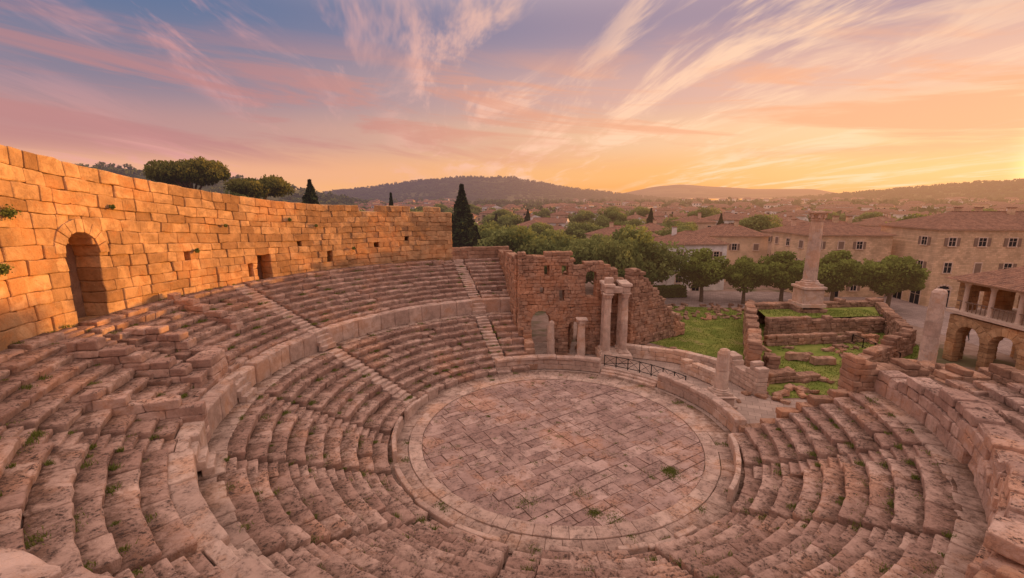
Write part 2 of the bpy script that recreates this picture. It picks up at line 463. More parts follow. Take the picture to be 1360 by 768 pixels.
orc.build('orchestra_floor',[M_pave])
kb=MB()
ring_row(kb,0,359.9,9.44,.85,.10,.1,over=0,lo=1.0,hi=1.7,stairs=[],nose=0,worn=0,jit=.01,rad=.02,seg=.6)
ring_row(kb,0,359.9,10.32,1.3,.05,.1,over=0,lo=.7,hi=1.4,stairs=[],nose=0,worn=0,jit=.014,rad=.02,seg=.6,row_shade=.01)
kb.build('orchestra_kerb',[M_curb],amp=.015)
pw=MB()
pf,L=arc(12.35,113,66); wall(pw,pf,L,.6,0,lambda s:1.1,course=.55,blen=1.3,rag=.02)
ring_row(pw,66,113,11.95,.8,1.28,.1,over=0,lo=1.2,hi=2,stairs=[],nose=0,worn=0)
pf,L=arc(12.35,40,-3); wall(pw,pf,L,.6,0,lambda s:1.1,course=.55,blen=1.3,rag=.02)
ring_row(pw,-3,40,11.95,.8,1.28,.1,over=0,lo=1.2,hi=2,stairs=[],nose=0,worn=0)
for k in range(3): ring_row(pw,40.5,65.5,11.65+.4*k,.4,.2+.15*k,.15,over=0,lo=1.2,hi=2,stairs=[],nose=0,worn=0)
pw.build('orchestra_parapet',[M_curb],amp=.02)
# ------------------------------------------------------------ stage ruins
sr=MB()
pf,L=straight((.6,45.6),(12.0,46.6))
def st_top(s): return float(np.interp(s,[0,1,5.2,5.8,7.0,9.2,10.2,11.5],[10.4,10.6,10.7,9.6,9.9,9.7,8.2,7.2]))
so=[(1.3,3.3,0,4.8,True),(2.6,3.1,8.6,9.5,False),(4.4,5.1,8.3,9.4,False),(6.9,8.0,6.2,8.9,True),(4.2,4.7,5.9,6.8,False),(2.2,2.6,6.5,7.1,False),(5.2,6.4,0,3.6,True),(9.2,9.9,5.6,7.0,False),(8.6,9.0,3.2,4.0,False)]
wall(sr,pf,L,1.2,0,st_top,course=.36,blen=.6,openings=so,rag=.5,rad=.05,seg=.5,jit=.07)
pf,L=straight((.8,46.3),(-1.5,60)); wall(sr,pf,L,.9,0,lambda s:10.3-.05*s,course=.45,blen=.9,rag=.5,jit=.05)
pf,L=straight((5.8,47.3),(6.8,52)); wall(sr,pf,L,.9,0,lambda s:8.5-.9*s,course=.4,blen=.7,rag=.8,jit=.06)
sr.build('stage_building_ruin',[M_ruin],amp=.07,freq=2)
s2=MB()
pf,L=straight((12.6,48.4),(20.5,53.4)); wall(s2,pf,L,1.3,0,lambda s:float(np.interp(s,[0,1,3,5,7.5,9.9],[8.6,8.4,6.9,4.9,2.9,1.2])),course=.36,blen=.6,rag=.6,jit=.09,rad=.06,seg=.5)
s2.build('ruined_wall',[M_ruin],amp=.08,freq=2)
s3=MB()
pf,L=straight((11.2,45.4),(16.2,43.4)); wall(s3,pf,L,.7,0,lambda s:1.35,course=.45,blen=1.1,rag=.02)
pf,L=straight((16.2,43.4),(19.8,39.8)); wall(s3,pf,L,.7,0,lambda s:1.35,course=.45,blen=1.1,rag=.02)
pf,L=straight((19.8,39.8),(20.6,35.2)); wall(s3,pf,L,1.0,0,lambda s:2.0+.4*math.sin(s*2),course=.4,blen=.7,rag=.7)
pf,L=straight((16.3,41.0),(18.2,37.0)); wall(s3,pf,L,.8,0,lambda s:1.1,course=.4,blen=.8,rag=.6)
s3.build('low_stage_wall',[M_marble],amp=.03)
# columns
def lathe(mb,cx,cy,prof,n=28,flute=0,t=.6,m=0):
    k=len(prof); ang=np.linspace(0,2*np.pi,n,endpoint=False)
    V=[]
    for i,(r,z) in enumerate(prof):
        rr=r*(1-flute*(np.arange(n)%2)) if flute and 0<i<k-1 else r*np.ones(n)
        V.append(np.stack([cx+rr*np.cos(ang),cy+rr*np.sin(ang),np.full(n,z)],1))
    F=[[i*n+j,i*n+(j+1)%n,(i+1)*n+(j+1)%n,(i+1)*n+j] for i in range(k-1) for j in range(n)]
    mb.add(np.concatenate(V),F,t,m)
    mb.add(V[-1],list(range(n)),t,m)
def column(name,x,y,z0,z1,r,cap=True,ped=0,broken=False):
    mb=MB()
    z=z0
    if ped:
        boxm(mb,(x,y,z+ped*.08),(r*1.9,r*1.9,ped*.08),.5)
        block(mb,(r*1.55,r*1.55,ped*.36),lambda P:P+np.array([x,y,z+ped*.52]),.04,.5,.4)
        block(mb,(r*1.8,r*1.8,ped*.06),lambda P:P+np.array([x,y,z+ped*.94]),.04,.5,.7)
        z+=ped
    block(mb,(r*1.4,r*1.4,r*.2),lambda P:P+np.array([x,y,z+r*.2]),.03,.5,.6)
    lathe(mb,x,y,[(r*1.3,z+r*.4),(r*1.38,z+r*.5),(r*1.3,z+r*.65),(r*1.12,z+r*.7),(r*1.2,z+r*.85),(r*1.05,z+r*.95)],t=.7)
    zt=z1-(r*1.5 if cap else 0); nd_=max(2,int((zt-z)/1.3)); zb=z+r*.95
    for i in range(nd_):
        a=zb+(zt-zb)*i/nd_; b_=zb+(zt-zb)*(i+1)/nd_
        f=lambda zz:r*(1-.14*((zz-zb)/(zt-zb))**1.3)
        ox,oy=U(-.02,.02),U(-.02,.02)
        lathe(mb,x+ox,y+oy,[(f(a)-.03,a+.005),(f(a),a+.04),(f((a+b_)/2),(a+b_)/2),(f(b_),b_-.04),(f(b_)-.03,b_-.005)],n=32,flute=.05,t=random.random())
    if cap:
        lathe(mb,x,y,[(r*.85,zt),(r*.98,zt+.05*r),(r*.9,zt+.15*r),(r*1.0,zt+.5*r),(r*.98,zt+.55*r),(r*1.12,zt+.9*r),(r*1.3,zt+1.15*r)],t=.6)
        for k in range(8):
            a=k*math.pi/4+.39
            boxm(mb,(x+r*1.08*math.cos(a),y+r*1.08*math.sin(a),zt+.72*r),(r*.12,r*.16,r*.3),.6,rot=a)
        block(mb,(r*1.3,r*1.3,r*.16),lambda P:P+np.array([x,y,zt+1.32*r]),.03,.5,.6)
    if broken:
        lathe(mb,x+.06,y,[(r*.85,zt-.02),(r*.7,zt+.2),(r*.35,zt+.3)],n=12,t=.4)
    return mb.build(name,[M_marble],amp=.025,freq=3)
column('broken_column',*gp(771,477),0,4.3,.42,cap=True)
column('broken_column',*gp(731,475),0,3.6,.40,cap=False,broken=True)
x,y=gp(955,536); column('broken_column',x,y,0,4.3,.52,cap=False,broken=True,ped=.9)
column('honorific_column',38.0,57.2,2.6,14.6,.80,cap=True,ped=2.6)
x,y=gp(1228,492); column('broken_column',x,y,0,7.6,.66,cap=False,broken=True)
pc=MB()
portico=bpy.data.objects.new('portico_ruin',None); COL.objects.link(portico)
for (x,y) in ((9.4,43.5),(11.2,44.0),(9.5,45.3),(11.2,45.45)):
    c=column('portico_column',x,y,.8,7.0,.38); c.parent=portico
block(pc,(1.6,1.5,.4),lambda P:P+np.array([10.35,44.4,.4]),.05,.6,.6)
for (x,y,hx,hy) in ((9.45,44.4,.38,1.3),(11.2,44.7,.38,1.15)):
    block(pc,(hx,hy,.3),lambda P:P+np.array([x,y,7.32]),.05,.5,.6)
    block(pc,(hx+.15,hy+.12,.14),lambda P:P+np.array([x,y,7.78]),.04,.5,.8)
block(pc,(.46,.36,.29),lambda P:P+np.array([10.33,43.75,7.3]),.05,.5,.5)
block(pc,(.4,.3,.3),lambda P:P+np.array([9.5,43.9,8.2]),.08,.3,.5)
o=pc.build('entablature',[M_marble],amp=.03); o.parent=portico
# podium enclosure
pd=MB()
P1,P2,P3,P4,P5=(21.5,38.5),(31.2,58.2),(49.5,60.0),(42.0,46.2),(31.5,40.5)
def W(mb,a,b_,th,h0,h1,**k):
    pf,L=straight(a,b_); kk=dict(course=.36,blen=.7,rag=.45,jit=.07,rad=.06,seg=.5); kk.update(k)
    wall(mb,pf,L,th,0,lambda s:h0+(h1-h0)*s/L,**kk)
W(pd,P1,P2,1.1,3.6,2.8,rag=.8); W(pd,P2,(37,58.8),1.3,2.8,2.5,rag=.1); W(pd,(36.3,57.4),(39.8,57.5),3.2,2.5,2.5,rag=.05); W(pd,(40.5,59.1),P3,1.1,2.6,2.8)
W(pd,P3,P4,1.0,2.6,2.6); W(pd,P4,P5,1.1,2.5,1.0,rag=.7)
W(pd,(30.2,52.2),(45.2,53.8),.8,2.1,2.0,rag=.2)
W(pd,(28.2,48.6),(42.0,50.3),.7,1.0,1.0,rag=.3)
W(pd,(24.0,39.5),(25.5,43.0),1.0,1.8,1.0,rag=.6)
W(pd,(22.6,38.2),(27.6,39.0),1.0,1.0,.5,rag=.5)
pd.build('ruined_enclosure',[M_ruin],amp=.07,freq=2)
rr=MB()
W(rr,(31.5,30.6),(33.5,36.5),1.0,4.4,2.2,rag=.7)
W(rr,(36,33),(42,31.5),1.0,3.2,3.6,rag=.7)
W(rr,(35.5,36.5),(37.5,40.5),.8,2.2,1.2,rag=.6)
rr.build('ruined_wall',[M_ruin],amp=.06,freq=2)
rb=MB()
for i in range(240):
    k=random.random()
    if k<.3: x,y=gp(U(885,985),U(404,425))
    elif k<.5: x,y=U(17.5,29),U(33.5,41)
    elif k<.65: x,y=U(27,42),U(43,50)
    elif k<.8: x,y=U(31,40),U(28,37)
    else: x,y=U(5,19),U(44.5,52)
    s=U(.08,.34); r0=U(0,3.1); tl=U(-.4,.4)
    def fn(P):
        return np.stack([x+P[:,0]*math.cos(r0)-P[:,1]*math.sin(r0),y+P[:,0]*math.sin(r0)+P[:,1]*math.cos(r0),s*.4+P[:,2]+tl*P[:,0]],1)
    block(rb,(s*U(.8,1.9),s,s*.6),fn,.08,.3,random.random())
for (x,y) in (gp(1058,478),gp(1092,484)):
    block(rb,(1.1,.35,.35),lambda P:P+np.array([x,y,.4]),.05,.4,.8)
rb.build('fallen_stones',[M_ruin],amp=.08,freq=2.5)
# ------------------------------------------------------------ terrain
def sm(x): x=min(1,max(0,x)); return x*x*(3-2*x)
def th(x,y):
    r=math.hypot(x-CX,y-CY); a=math.degrees(math.atan2(y-CY,x-CX))%360
    m=sm((a-112)/18)*(1-sm((a-285)/20))
    h=7.6*m*sm((r-31.5)/2.5)
    d=math.hypot(x,y)
    h+=sm((d-250)/900)*10+ (sm((d-120)/300)*2.0*n1(x*.01,y*.01,3))
    h-=max(0,d-5000)*.03
    return h
tm=MB()
rad_=[0.01,30.3,31.3,32.2,33,34,36,40,46,54,64,76,90,110,135,165,200,250,320,400,520,680,880,1150,1500,2000,2700,3600,5000,7000,11000,16000]
NA=240; V=[]
for r in rad_:
    for k in range(NA):
        a=2*math.pi*k/NA; x=CX+r*math.cos(a); y=CY+r*math.sin(a)
        V.append((x,y,(th(x,y) if r>31 else 0)-.06))
F=[[i*NA+k,(i+1)*NA+k,(i+1)*NA+(k+1)%NA,i*NA+(k+1)%NA] for i in range(len(rad_)-1) for k in range(NA)]
tm.add(V,F)
m,nt,b=newmat('terrain_earth')
tc=nd(nt,'ShaderNodeTexCoord').outputs['Object']
ln=nd(nt,'ShaderNodeVectorMath',operation='LENGTH'); nt.links.new(tc,ln.inputs[0])
near=mixc(nt,mrange(nt,noise_t(nt,tc,.8,4,.7),.35,.65),(0.26,0.18,0.14),(0.36,0.26,0.21))
near=mixc(nt,mrange(nt,noise_t(nt,tc,.12,3,.6),.5,.62,0,.8),near,(0.075,0.095,0.035))
vor=nd(nt,'ShaderNodeTexVoronoi'); vor.inputs['Scale'].default_value=.012; nt.links.new(tc,vor.inputs['Vector'])
sh=nd(nt,'ShaderNodeSeparateColor'); nt.links.new(vor.outputs['Color'],sh.inputs[0])
far=mixc(nt,sh.outputs[0],(0.055,0.08,0.028),(0.16,0.15,0.06))
far=mixc(nt,mrange(nt,noise_t(nt,tc,.03,4,.7),.45,.6),far,(0.04,0.055,0.022))
c=mixc(nt,mrange(nt,ln.outputs['Value'],90,160),near,far)
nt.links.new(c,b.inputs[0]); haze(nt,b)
tm.build('ground',[m],smooth=True)
m_hill,nt,b=newmat('hill_forest')
tc=nd(nt,'ShaderNodeTexCoord').outputs['Object']
c=mixc(nt,mrange(nt,noise_t(nt,tc,.02,5,.75),.4,.6),(0.026,0.04,0.016),(0.09,0.10,0.04))
c=mixc(nt,mrange(nt,noise_t(nt,tc,.006,4,.6,.5),.54,.60,0,.85),c,(0.19,0.18,0.07))
nt.links.new(c,b.inputs[0])
bp=nd(nt,'ShaderNodeBump'); bp.inputs['Strength'].default_value=1; bp.inputs['Distance'].default_value=12
nt.links.new(noise_t(nt,tc,.05,4,.7),bp.inputs['Height']); nt.links.new(bp.outputs[0],b.inputs['Normal'])
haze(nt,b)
def hill(prof,D,seed,base=5,rough=1.0,back=.5):
    xs=np.array([math.atan2(ray(p[0],p[1])[0],ray(p[0],p[1])[1]) for p in prof])
    zs=np.array([CAMZ+D*ray(*p)[2]/math.hypot(ray(*p)[0],ray(*p)[1]) for p in prof])
    NAz=300; ND=26; az=np.linspace(xs[0],xs[-1],NAz); H=np.interp(az,xs,zs)
    k=np.ones(9)/9; H=np.convolve(np.pad(H,4,'edge'),k,'valid')
    V=[]
    for j in range(ND):
        t=j/(ND-1); 
        dd=D*(.6+.4*min(1,t/.75)) if t<=.75 else D*(1+back*(t-.75)/.25)
        f=(t/.75) if t<=.75 else 1-(t-.75)/.25
        f=f*f*(3-2*f)
        x=np.sin(az)*dd; y=np.cos(az)*dd
        p=np.stack([x,y,np.full(NAz,seed*50.)],1)
        nz=(vnoise(p/(D*.12),seed)*.13+vnoise(p/(D*.035),seed+1)*.06+vnoise(p/(D*.01),seed+2)*.018*rough)
        z=base+(H-base)*f*(1+nz*(1 if t<.7 else .35))
        z=z-8*(1-f)
        V.append(np.stack([x,y,z],1))
    mb=MB(); 
    F=[[i*NAz+k,i*NAz+k+1,(i+1)*NAz+k+1,(i+1)*NAz+k] for i in range(ND-1) for k in range(NAz-1)]
    mb.add(np.concatenate(V),F); mb.build('hill',[m_hill],smooth=True)
    return V
hA=hill([(300,272),(380,266),(430,257),(500,249),(560,241),(620,235),(680,240),(730,247),(790,255),(850,262),(930,268)],1800,11)
hB=hill([(740,268),(790,262),(830,257),(870,249),(900,245),(950,248),(1010,252),(1080,251),(1110,257),(1150,261),(1250,262),(1400,258),(1600,262)],3400,21,base=30,rough=.4)
hC=hill([(860,274),(940,272),(1000,269),(1060,264),(1130,259),(1200,253),(1280,248),(1340,243),(1450,238),(1700,232),(2200,240)],1500,31)
hD=hill([(-700,235),(-200,226),(0,226),(90,222),(150,221),(200,227),(300,238),(380,250),(460,266),(520,275)],700,41)
# ------------------------------------------------------------ foliage
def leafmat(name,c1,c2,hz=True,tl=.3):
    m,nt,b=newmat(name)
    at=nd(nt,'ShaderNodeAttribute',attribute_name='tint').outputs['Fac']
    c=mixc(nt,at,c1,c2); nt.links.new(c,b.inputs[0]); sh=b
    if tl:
        tr=nd(nt,'ShaderNodeBsdfTranslucent'); nt.links.new(c,tr.inputs[0])
        mx=nd(nt,'ShaderNodeMixShader'); mx.inputs[0].default_value=tl
        nt.links.new(b.outputs[0],mx.inputs[1]); nt.links.new(tr.outputs[0],mx.inputs[2])
        out=[n for n in nt.nodes if n.type=='OUTPUT_MATERIAL'][0]; nt.links.new(mx.outputs[0],out.inputs[0]); sh=mx
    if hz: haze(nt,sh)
    return m
M_leaf=leafmat('plane_tree_leaves',(0.065,0.105,0.022),(0.28,0.34,0.08))
M_dist=leafmat('distant_leaves',(0.045,0.07,0.02),(0.19,0.22,0.065),tl=0)
M_olive=leafmat('olive_leaves',(0.07,0.115,0.035),(0.32,0.36,0.12))
M_cyp=leafmat('cypress_leaves',(0.02,0.035,0.014),(0.07,0.09,0.035),tl=0)
M_pine=leafmat('pine_leaves',(0.07,0.09,0.022),(0.28,0.26,0.07))
M_bark=simple('bark',(0.14,0.10,0.07),var=.5,sc=6,hz=True,bump=.6)
def leaves(mb,C,s,t,m=0,flat=0):
    n=len(C); d=rng.normal(size=(n,3)); d/=np.linalg.norm(d,axis=1,keepdims=True)
    e=rng.normal(size=(n,3)); e-= (e*d).sum(1,keepdims=True)*d; e/=np.linalg.norm(e,axis=1,keepdims=True)
    s=(s*rng.uniform(.6,1.3,n))[:,None]
    f=np.cross(d,e)
    V=np.stack([C-d*s-e*s*.15,C+f*s*.18-e*s*.6,C+d*s,C+e*s*.6+f*s*.18],1).reshape(-1,3)
    F=np.arange(4*n).reshape(-1,4)
    mb.add(V,F,np.repeat(t,4),m)
def limb(mb,a,b_,r0,r1,m=1,n=7):
    a=np.array(a,float);b_=np.array(b_,float);d=b_-a;d/=np.linalg.norm(d)
    u=np.cross(d,[.3,.9,.1]);u/=np.linalg.norm(u);w=np.cross(d,u)
    an=np.linspace(0,2*np.pi,n,endpoint=False)
    V=[]
    for k in range(4):
        t=k/3; c=a+(b_-a)*t+u*.06*math.sin(t*3)*np.linalg.norm(b_-a)*.4; r=r0+(r1-r0)*t
        V.append(c+r*(np.cos(an)[:,None]*u+np.sin(an)[:,None]*w))
    F=[[i*n+j,i*n+(j+1)%n,(i+1)*n+(j+1)%n,(i+1)*n+j] for i in range(3) for j in range(n)]
    mb.add(np.concatenate(V),F,.5,m)
def tree(name,h,cr,ch,trunk,mat,nleaf=6000,ls=.26,nclump=26,flat=False,seed=0):
    global rng
    rng=np.random.default_rng(seed); random.seed(seed)
    mb=MB(); zc=h-ch/2
    limb(mb,(0,0,-.3),(0.1,.05,trunk),cr*.085,cr*.06,n=10)
    cs=[]
    for i in range(nclump):
        d=rng.normal(size=3); d/=np.linalg.norm(d); q=rng.uniform(.35,.84)
        if flat: d[2]=abs(d[2])*.8
        c=np.array([d[0]*cr*q,d[1]*cr*q,zc+d[2]*ch/2*q]); cs.append(c)
        if i<11: limb(mb,(0.1,.05,trunk*.92),c*np.array([.8,.8,1])-np.array([0,0,.1]),cr*.035,cr*.008)
    for c in cs:
        R=cr*rng.uniform(.22,.40); n=int(nleaf/nclump)
        p=rng.normal(size=(n,3)); p/=np.linalg.norm(p,axis=1,keepdims=True)
        rr_=rng.uniform(.45,1.12,n)[:,None]**.6
        P=c+p*rr_*R*np.array([1,1,.75 if not flat else .5])
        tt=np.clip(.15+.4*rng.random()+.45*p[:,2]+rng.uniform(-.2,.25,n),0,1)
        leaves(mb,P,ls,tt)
    return mb.build(name,[mat,M_bark],link=False).data
def cypress(name,h,r,seed):
    global rng
    rng=np.random.default_rng(seed); mb=MB()
    limb(mb,(0,0,-.3),(0,0,h*.8),.22,.05)
    n=6000; t=rng.uniform(0,1,n)**.8; z=.04*h+t*h*.96
    prof=np.sin(np.clip(t*.9+.12,0,1)*np.pi)**.55*(1-t**3)**.6
    a=rng.uniform(0,2*np.pi,n); 
    lump=1+.22*np.sin(a*3+z*1.1)+.15*np.sin(a*5-z*2.3)
    q=rng.uniform(.55,1.05,n)
    P=np.stack([np.cos(a)*r*prof*lump*q,np.sin(a)*r*prof*lump*q,z],1)
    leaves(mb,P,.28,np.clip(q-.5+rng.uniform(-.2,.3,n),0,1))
    return mb.build(name,[M_cyp,M_bark],link=False).data
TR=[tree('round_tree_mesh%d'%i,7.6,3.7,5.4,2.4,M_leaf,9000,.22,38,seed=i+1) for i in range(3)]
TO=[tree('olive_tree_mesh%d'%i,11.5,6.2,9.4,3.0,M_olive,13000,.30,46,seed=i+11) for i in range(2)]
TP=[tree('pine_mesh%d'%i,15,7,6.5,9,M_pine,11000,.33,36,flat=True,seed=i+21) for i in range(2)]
CY_=[cypress('cypress_mesh%d'%i,14,1.5,i+31) for i in range(2)]
random.seed(99)
def put(name,me,x,y,s=1,z=None,sz=None):
    o=bpy.data.objects.new(name,me); COL.objects.link(o)
    o.location=(x,y,th(x,y)-.06 if z is None else z); o.rotation_euler=(0,0,U(0,6.28)); o.scale=(s,s,sz or s); return o
for i,(x,y,s) in enumerate(((30.2,71,1.1),(36.2,69.5,.98),(41.5,68.5,1.08),(48.3,67,1.12),(54,63.8,1.12),(24.0,78,.9))):
    put('plane_tree',TR[i%3],x,y,s)
for i,(px,top,d,w,me) in enumerate(((690,297,72,1.0,0),(655,304,86,.9,1),(735,306,78,.75,1),(765,312,70,.85,0),(800,312,80,.8,1),(845,301,68,1.1,1),(822,314,62,.6,0),(775,296,120,1.1,1),(900,296,118,.9,0),(640,300,110,.9,0),(720,296,130,1.1,1),(1000,290,150,1.1,0),(830,292,150,1.1,0))):
    x=ray(px,top)[0]*d; dz=ray(px,top)[2]*d+16
    put('olive_tree',TO[me],x,d,w,sz=dz/11.5)
def putc(px,top,d,wid):
    r=ray(px,top); x=r[0]*d; y=r[1]*d; H=16+r[2]*d-th(x,y); put('cypress_tree',CY_[random.randint(0,1)],x,y,wid,sz=H/14)
putc(613,246,76,1.5); putc(411,239,66,1.0); putc(519,257,80,.75); putc(865,277,130,1.0); putc(958,284,135,.9); putc(701,278,150,1.0); putc(659,284,160,1.0); putc(600,285,78,.9)
putc(632,300,80,1.0); putc(1310,292,150,1); putc(680,287,170,1.0)
def putt(name,me,px,top,d,wid,h0):
    r=ray(px,top); x=r[0]*d; y=r[1]*d; H=16+r[2]*d-th(x,y); put(name,me,x,y,wid,sz=H/h0)
putt('pine_tree',TP[0],250,206,72,.85,15); putt('pine_tree',TP[1],342,231,74,.68,15)
putt('olive_tree',TO[0],490,277,66,.4,11.5); putt('pine_tree',TP[0],120,221,110,.4,15)
putt('olive_tree',TO[1],312,248,85,.5,11.5); putt('olive_tree',TO[1],228,220,74,.5,11.5)
hg=MB(); rng=np.random.default_rng(3)
n=9000; P=np.stack([rng.uniform(21,29,n),rng.uniform(-1,1,n),rng.uniform(0,1.8,n)],1); P[:,1]=72+.1*P[:,0]+P[:,1]
leaves(hg,P,.2,rng.uniform(0,.5,n)); hg.build('hedge',[M_leaf])
dt=MB(); rng=np.random.default_rng(8)
cl=[]
for i in range(1900):
    d=105+900*rng.random()**1.6; a=rng.uniform(-.85,1.0); x,y=math.sin(a)*d,math.cos(a)*d
    cl.append((x,y,th(x,y),rng.uniform(2.4,4.6)+d*.002,d))
for Vh,D,n in ((hA,1800,2600),(hC,1500,2600),(hD,700,900)):
    A=np.concatenate(Vh[6:21]); ii=rng.integers(0,len(A),n)
    for q in A[ii]: cl.append((q[0]+rng.uniform(-6,6),q[1],q[2]-1,rng.uniform(3,6.5)*(1 if D>1000 else .7),D))
for (x,y,z,R,d) in cl:
    n=110 if d<250 else 34
    p=rng.normal(size=(n,3)); p/=np.linalg.norm(p,axis=1,keepdims=True)
    P=np.array([x,y,z+R*.7])+p*R*np.array([1,1,.85])*rng.uniform(.5,1.05,(n,1))
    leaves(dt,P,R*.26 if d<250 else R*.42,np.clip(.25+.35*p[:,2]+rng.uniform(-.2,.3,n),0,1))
dt.build('distant_trees',[M_dist])
# ------------------------------------------------------------ houses
def plaster(name,c,blocks=False):
    m,nt,b=newmat(name); tc=nd(nt,'ShaderNodeTexCoord').outputs['Object']
    cc=mixc(nt,mrange(nt,noise_t(nt,tc,.5,4,.7),.35,.65),c,tuple(x*.72 for x in c))
    if blocks:
        br=nd(nt,'ShaderNodeTexBrick'); br.inputs['Scale'].default_value=1; br.inputs['Brick Width'].default_value=.55; br.inputs['Row Height'].default_value=.27; br.inputs['Mortar Size'].default_value=.02
        mp=nd(nt,'ShaderNodeMapping'); mp.inputs['Rotation'].default_value=(math.pi/2,0,0); nt.links.new(tc,mp.inputs[0]); nt.links.new(mp.outputs[0],br.inputs['Vector'])
        br.inputs['Color1'].default_value=(1,1,1,1); br.inputs['Color2'].default_value=(.72,.70,.66,1); br.inputs['Mortar'].default_value=(.65,.6,.55,1)
        cc=mixc(nt,.8,cc,br.outputs['Color'],'MULTIPLY')
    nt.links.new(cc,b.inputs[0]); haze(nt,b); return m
M_pl=[plaster('stone_facade',(0.82,0.60,0.40),True),plaster('ochre_plaster',(0.74,0.54,0.36)),plaster('white_plaster',(0.85,0.81,0.77)),plaster('rose_plaster',(0.70,0.49,0.36))]
m_roof,nt,b=newmat('clay_roof_tiles')
tc=nd(nt,'ShaderNodeTexCoord').outputs['Object']
c=mixc(nt,mrange(nt,noise_t(nt,tc,1.6,4,.75),.35,.65),(0.40,0.215,0.145),(0.23,0.13,0.095))
c=mixc(nt,mrange(nt,noise_t(nt,tc,7,2,.6),.55,.7,0,.6),c,(0.52,0.34,0.25))
nt.links.new(c,b.inputs[0])
sx=nd(nt,'ShaderNodeSeparateXYZ'); nt.links.new(tc,sx.inputs[0])
wv=mth(nt,'ADD',mth(nt,'SINE',mth(nt,'MULTIPLY',sx.outputs[0],20)),mth(nt,'SINE',mth(nt,'MULTIPLY',sx.outputs[1],20)))
bp=nd(nt,'ShaderNodeBump'); bp.inputs['Strength'].default_value=.8; bp.inputs['Distance'].default_value=.06
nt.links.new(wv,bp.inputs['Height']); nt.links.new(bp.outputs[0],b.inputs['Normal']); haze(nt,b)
M_glass=simple('window_glass',(0.03,0.03,0.035),rough=.15,var=.2)
M_shut=simple('painted_shutter',(0.20,0.13,0.10),var=.2,hz=True)
M_trim=simple('stone_trim',(0.68,0.52,0.41),var=.2,hz=True)
def house(name,w,d,h,storeys,wi,rh=None,hip=True,bays=None,shut=True,arches=False,link=True,chim=1,door=True):
    mb=MB(); rh=rh or min(w,d)*.2; ov=.45
    boxm(mb,(0,0,h/2-.5),(w/2,d/2,h/2+.5),.5,0)
    boxm(mb,(0,0,h+.06),(w/2+ov*.6,d/2+ov*.6,.08),.5,4)
    X,Y=w/2+ov,d/2+ov; zb=h+.143
    if hip:
        if w>=d: a=(-(w-d)/2,0); b_=((w-d)/2,0)
        else: a=(0,-(d-w)/2); b_=(0,(d-w)/2)
    else:
        a,b_=((-X,0),(X,0)) if w>=d else ((0,-Y),(0,Y))
    v=[(-X,-Y,zb),(X,-Y,zb),(X,Y,zb),(-X,Y,zb),(a[0],a[1],zb+rh),(b_[0],b_[1],zb+rh)]
    if w>=d:
        mb.add(v,[[0,1,5,4],[2,3,4,5]],.5,1); mb.add(v,[[1,2,5],[3,0,4]],.5,1 if hip else 0)
    else:
        mb.add(v,[[1,2,5,4],[3,0,4,5]],.5,1); mb.add(v,[[0,1,4],[2,3,5]],.5,1 if hip else 0)
    mb.add(v[:4],[[3,2,1,0]],.5,1)
    p,q=np.array(v[4]),np.array(v[5])
    c=(p+q)/2; boxm(mb,(c[0],c[1],c[2]),(max(abs(q[0]-p[0])/2,.12),max(abs(q[1]-p[1])/2,.12),.1),.5,1)
    for k in range(chim):
        cx=U(-w*.3,w*.3); cy=U(-.1,.1)*d; boxm(mb,(cx,cy,zb+rh*.8+.3),(.35,.3,.8),.5,0); boxm(mb,(cx,cy,zb+rh*.8+1.15),(.45,.4,.06),.5,1)
    sh_=h/storeys
    for side,(ln_,dp) in enumerate(((w,d),(w,d),(d,w),(d,w))):
        nb=bays if (bays and side<2) else max(1,int(ln_/3.6))
        for k in range(nb):
            x=-ln_/2+ln_*(k+.5)/nb+U(-.3,.3)
            for s in range(storeys):
                if random.random()<.12: continue
                ww=U(.42,.52); wh=.75 if s<storeys-1 else .6; zc=s*sh_+sh_*.55
                dr=(s==0 and door and (k%3==1))
                if dr: ww=.65; wh=1.1; zc=1.1
                if arches and s==0: ww=.95; wh=1.3; zc=1.3
                def T(lx,out,lz,hx,ho,hz_,m,t=.5):
                    sg=-1 if side in(0,2) else 1
                    if side<2: boxm(mb,(lx*1,sg*(dp/2+out),lz),(hx,ho,hz_),t,m)
                    else: boxm(mb,(sg*(dp/2+out),lx,lz),(ho,hx,hz_),t,m)
                T(x,.015,zc,ww,.018,wh,2)
                T(x-ww-.07,.05,zc,.07,.05,wh,4);T(x+ww+.07,.05,zc,.07,.05,wh,4)
                T(x,.05,zc+wh+.08,ww+.14,.05,.08,4)
                if arches and s==0:
                    for q in range(7):
                        an=math.pi*(q+.5)/7; T(x+math.cos(an)*(ww+.1),.07,zc+wh+.12+math.sin(an)*ww*.7,.16,.06,.13,4)
                    T(x,.012,zc+wh+.3,ww*.8,.02,.35,2)
                if not dr: T(x,.09,zc-wh-.06,ww+.2,.09,.06,4)
                T(x,.05,zc,.025,.02,wh,4); 
                if not dr: T(x,.05,zc+wh*.2,ww,.018,.02,4)
                if shut and not dr and not(arches and s==0):
                    a_=random.random()
                    if a_<.65:
                        T(x-ww*1.5-.14,.055,zc,ww*.5,.03,wh,3); T(x+ww*1.5+.14,.055,zc,ww*.5,.03,wh,3)
                    elif a_<.85: T(x,.1,zc,ww,.02,wh,3)
    return mb.build(name,[M_pl[wi],m_roof,M_glass,M_shut,M_trim],link=link)
def place(o,x,y,rz,z=0): o.location=(x,y,z-.06); o.rotation_euler=(0,0,math.radians(rz)); return o
place(house('sun_blocker_house',24,12,11.6,3,0,rh=2.4,bays=6,chim=3,arches=True),75.5,72.5,-5)
place(house('sun_blocker_house',13.5,11,10.2,3,0,rh=2.2,bays=4,chim=2),55.5,80,-2)
place(house('white_house',10.5,9,8.2,2,2,rh=2.0,bays=3),32.5,84.5,4)
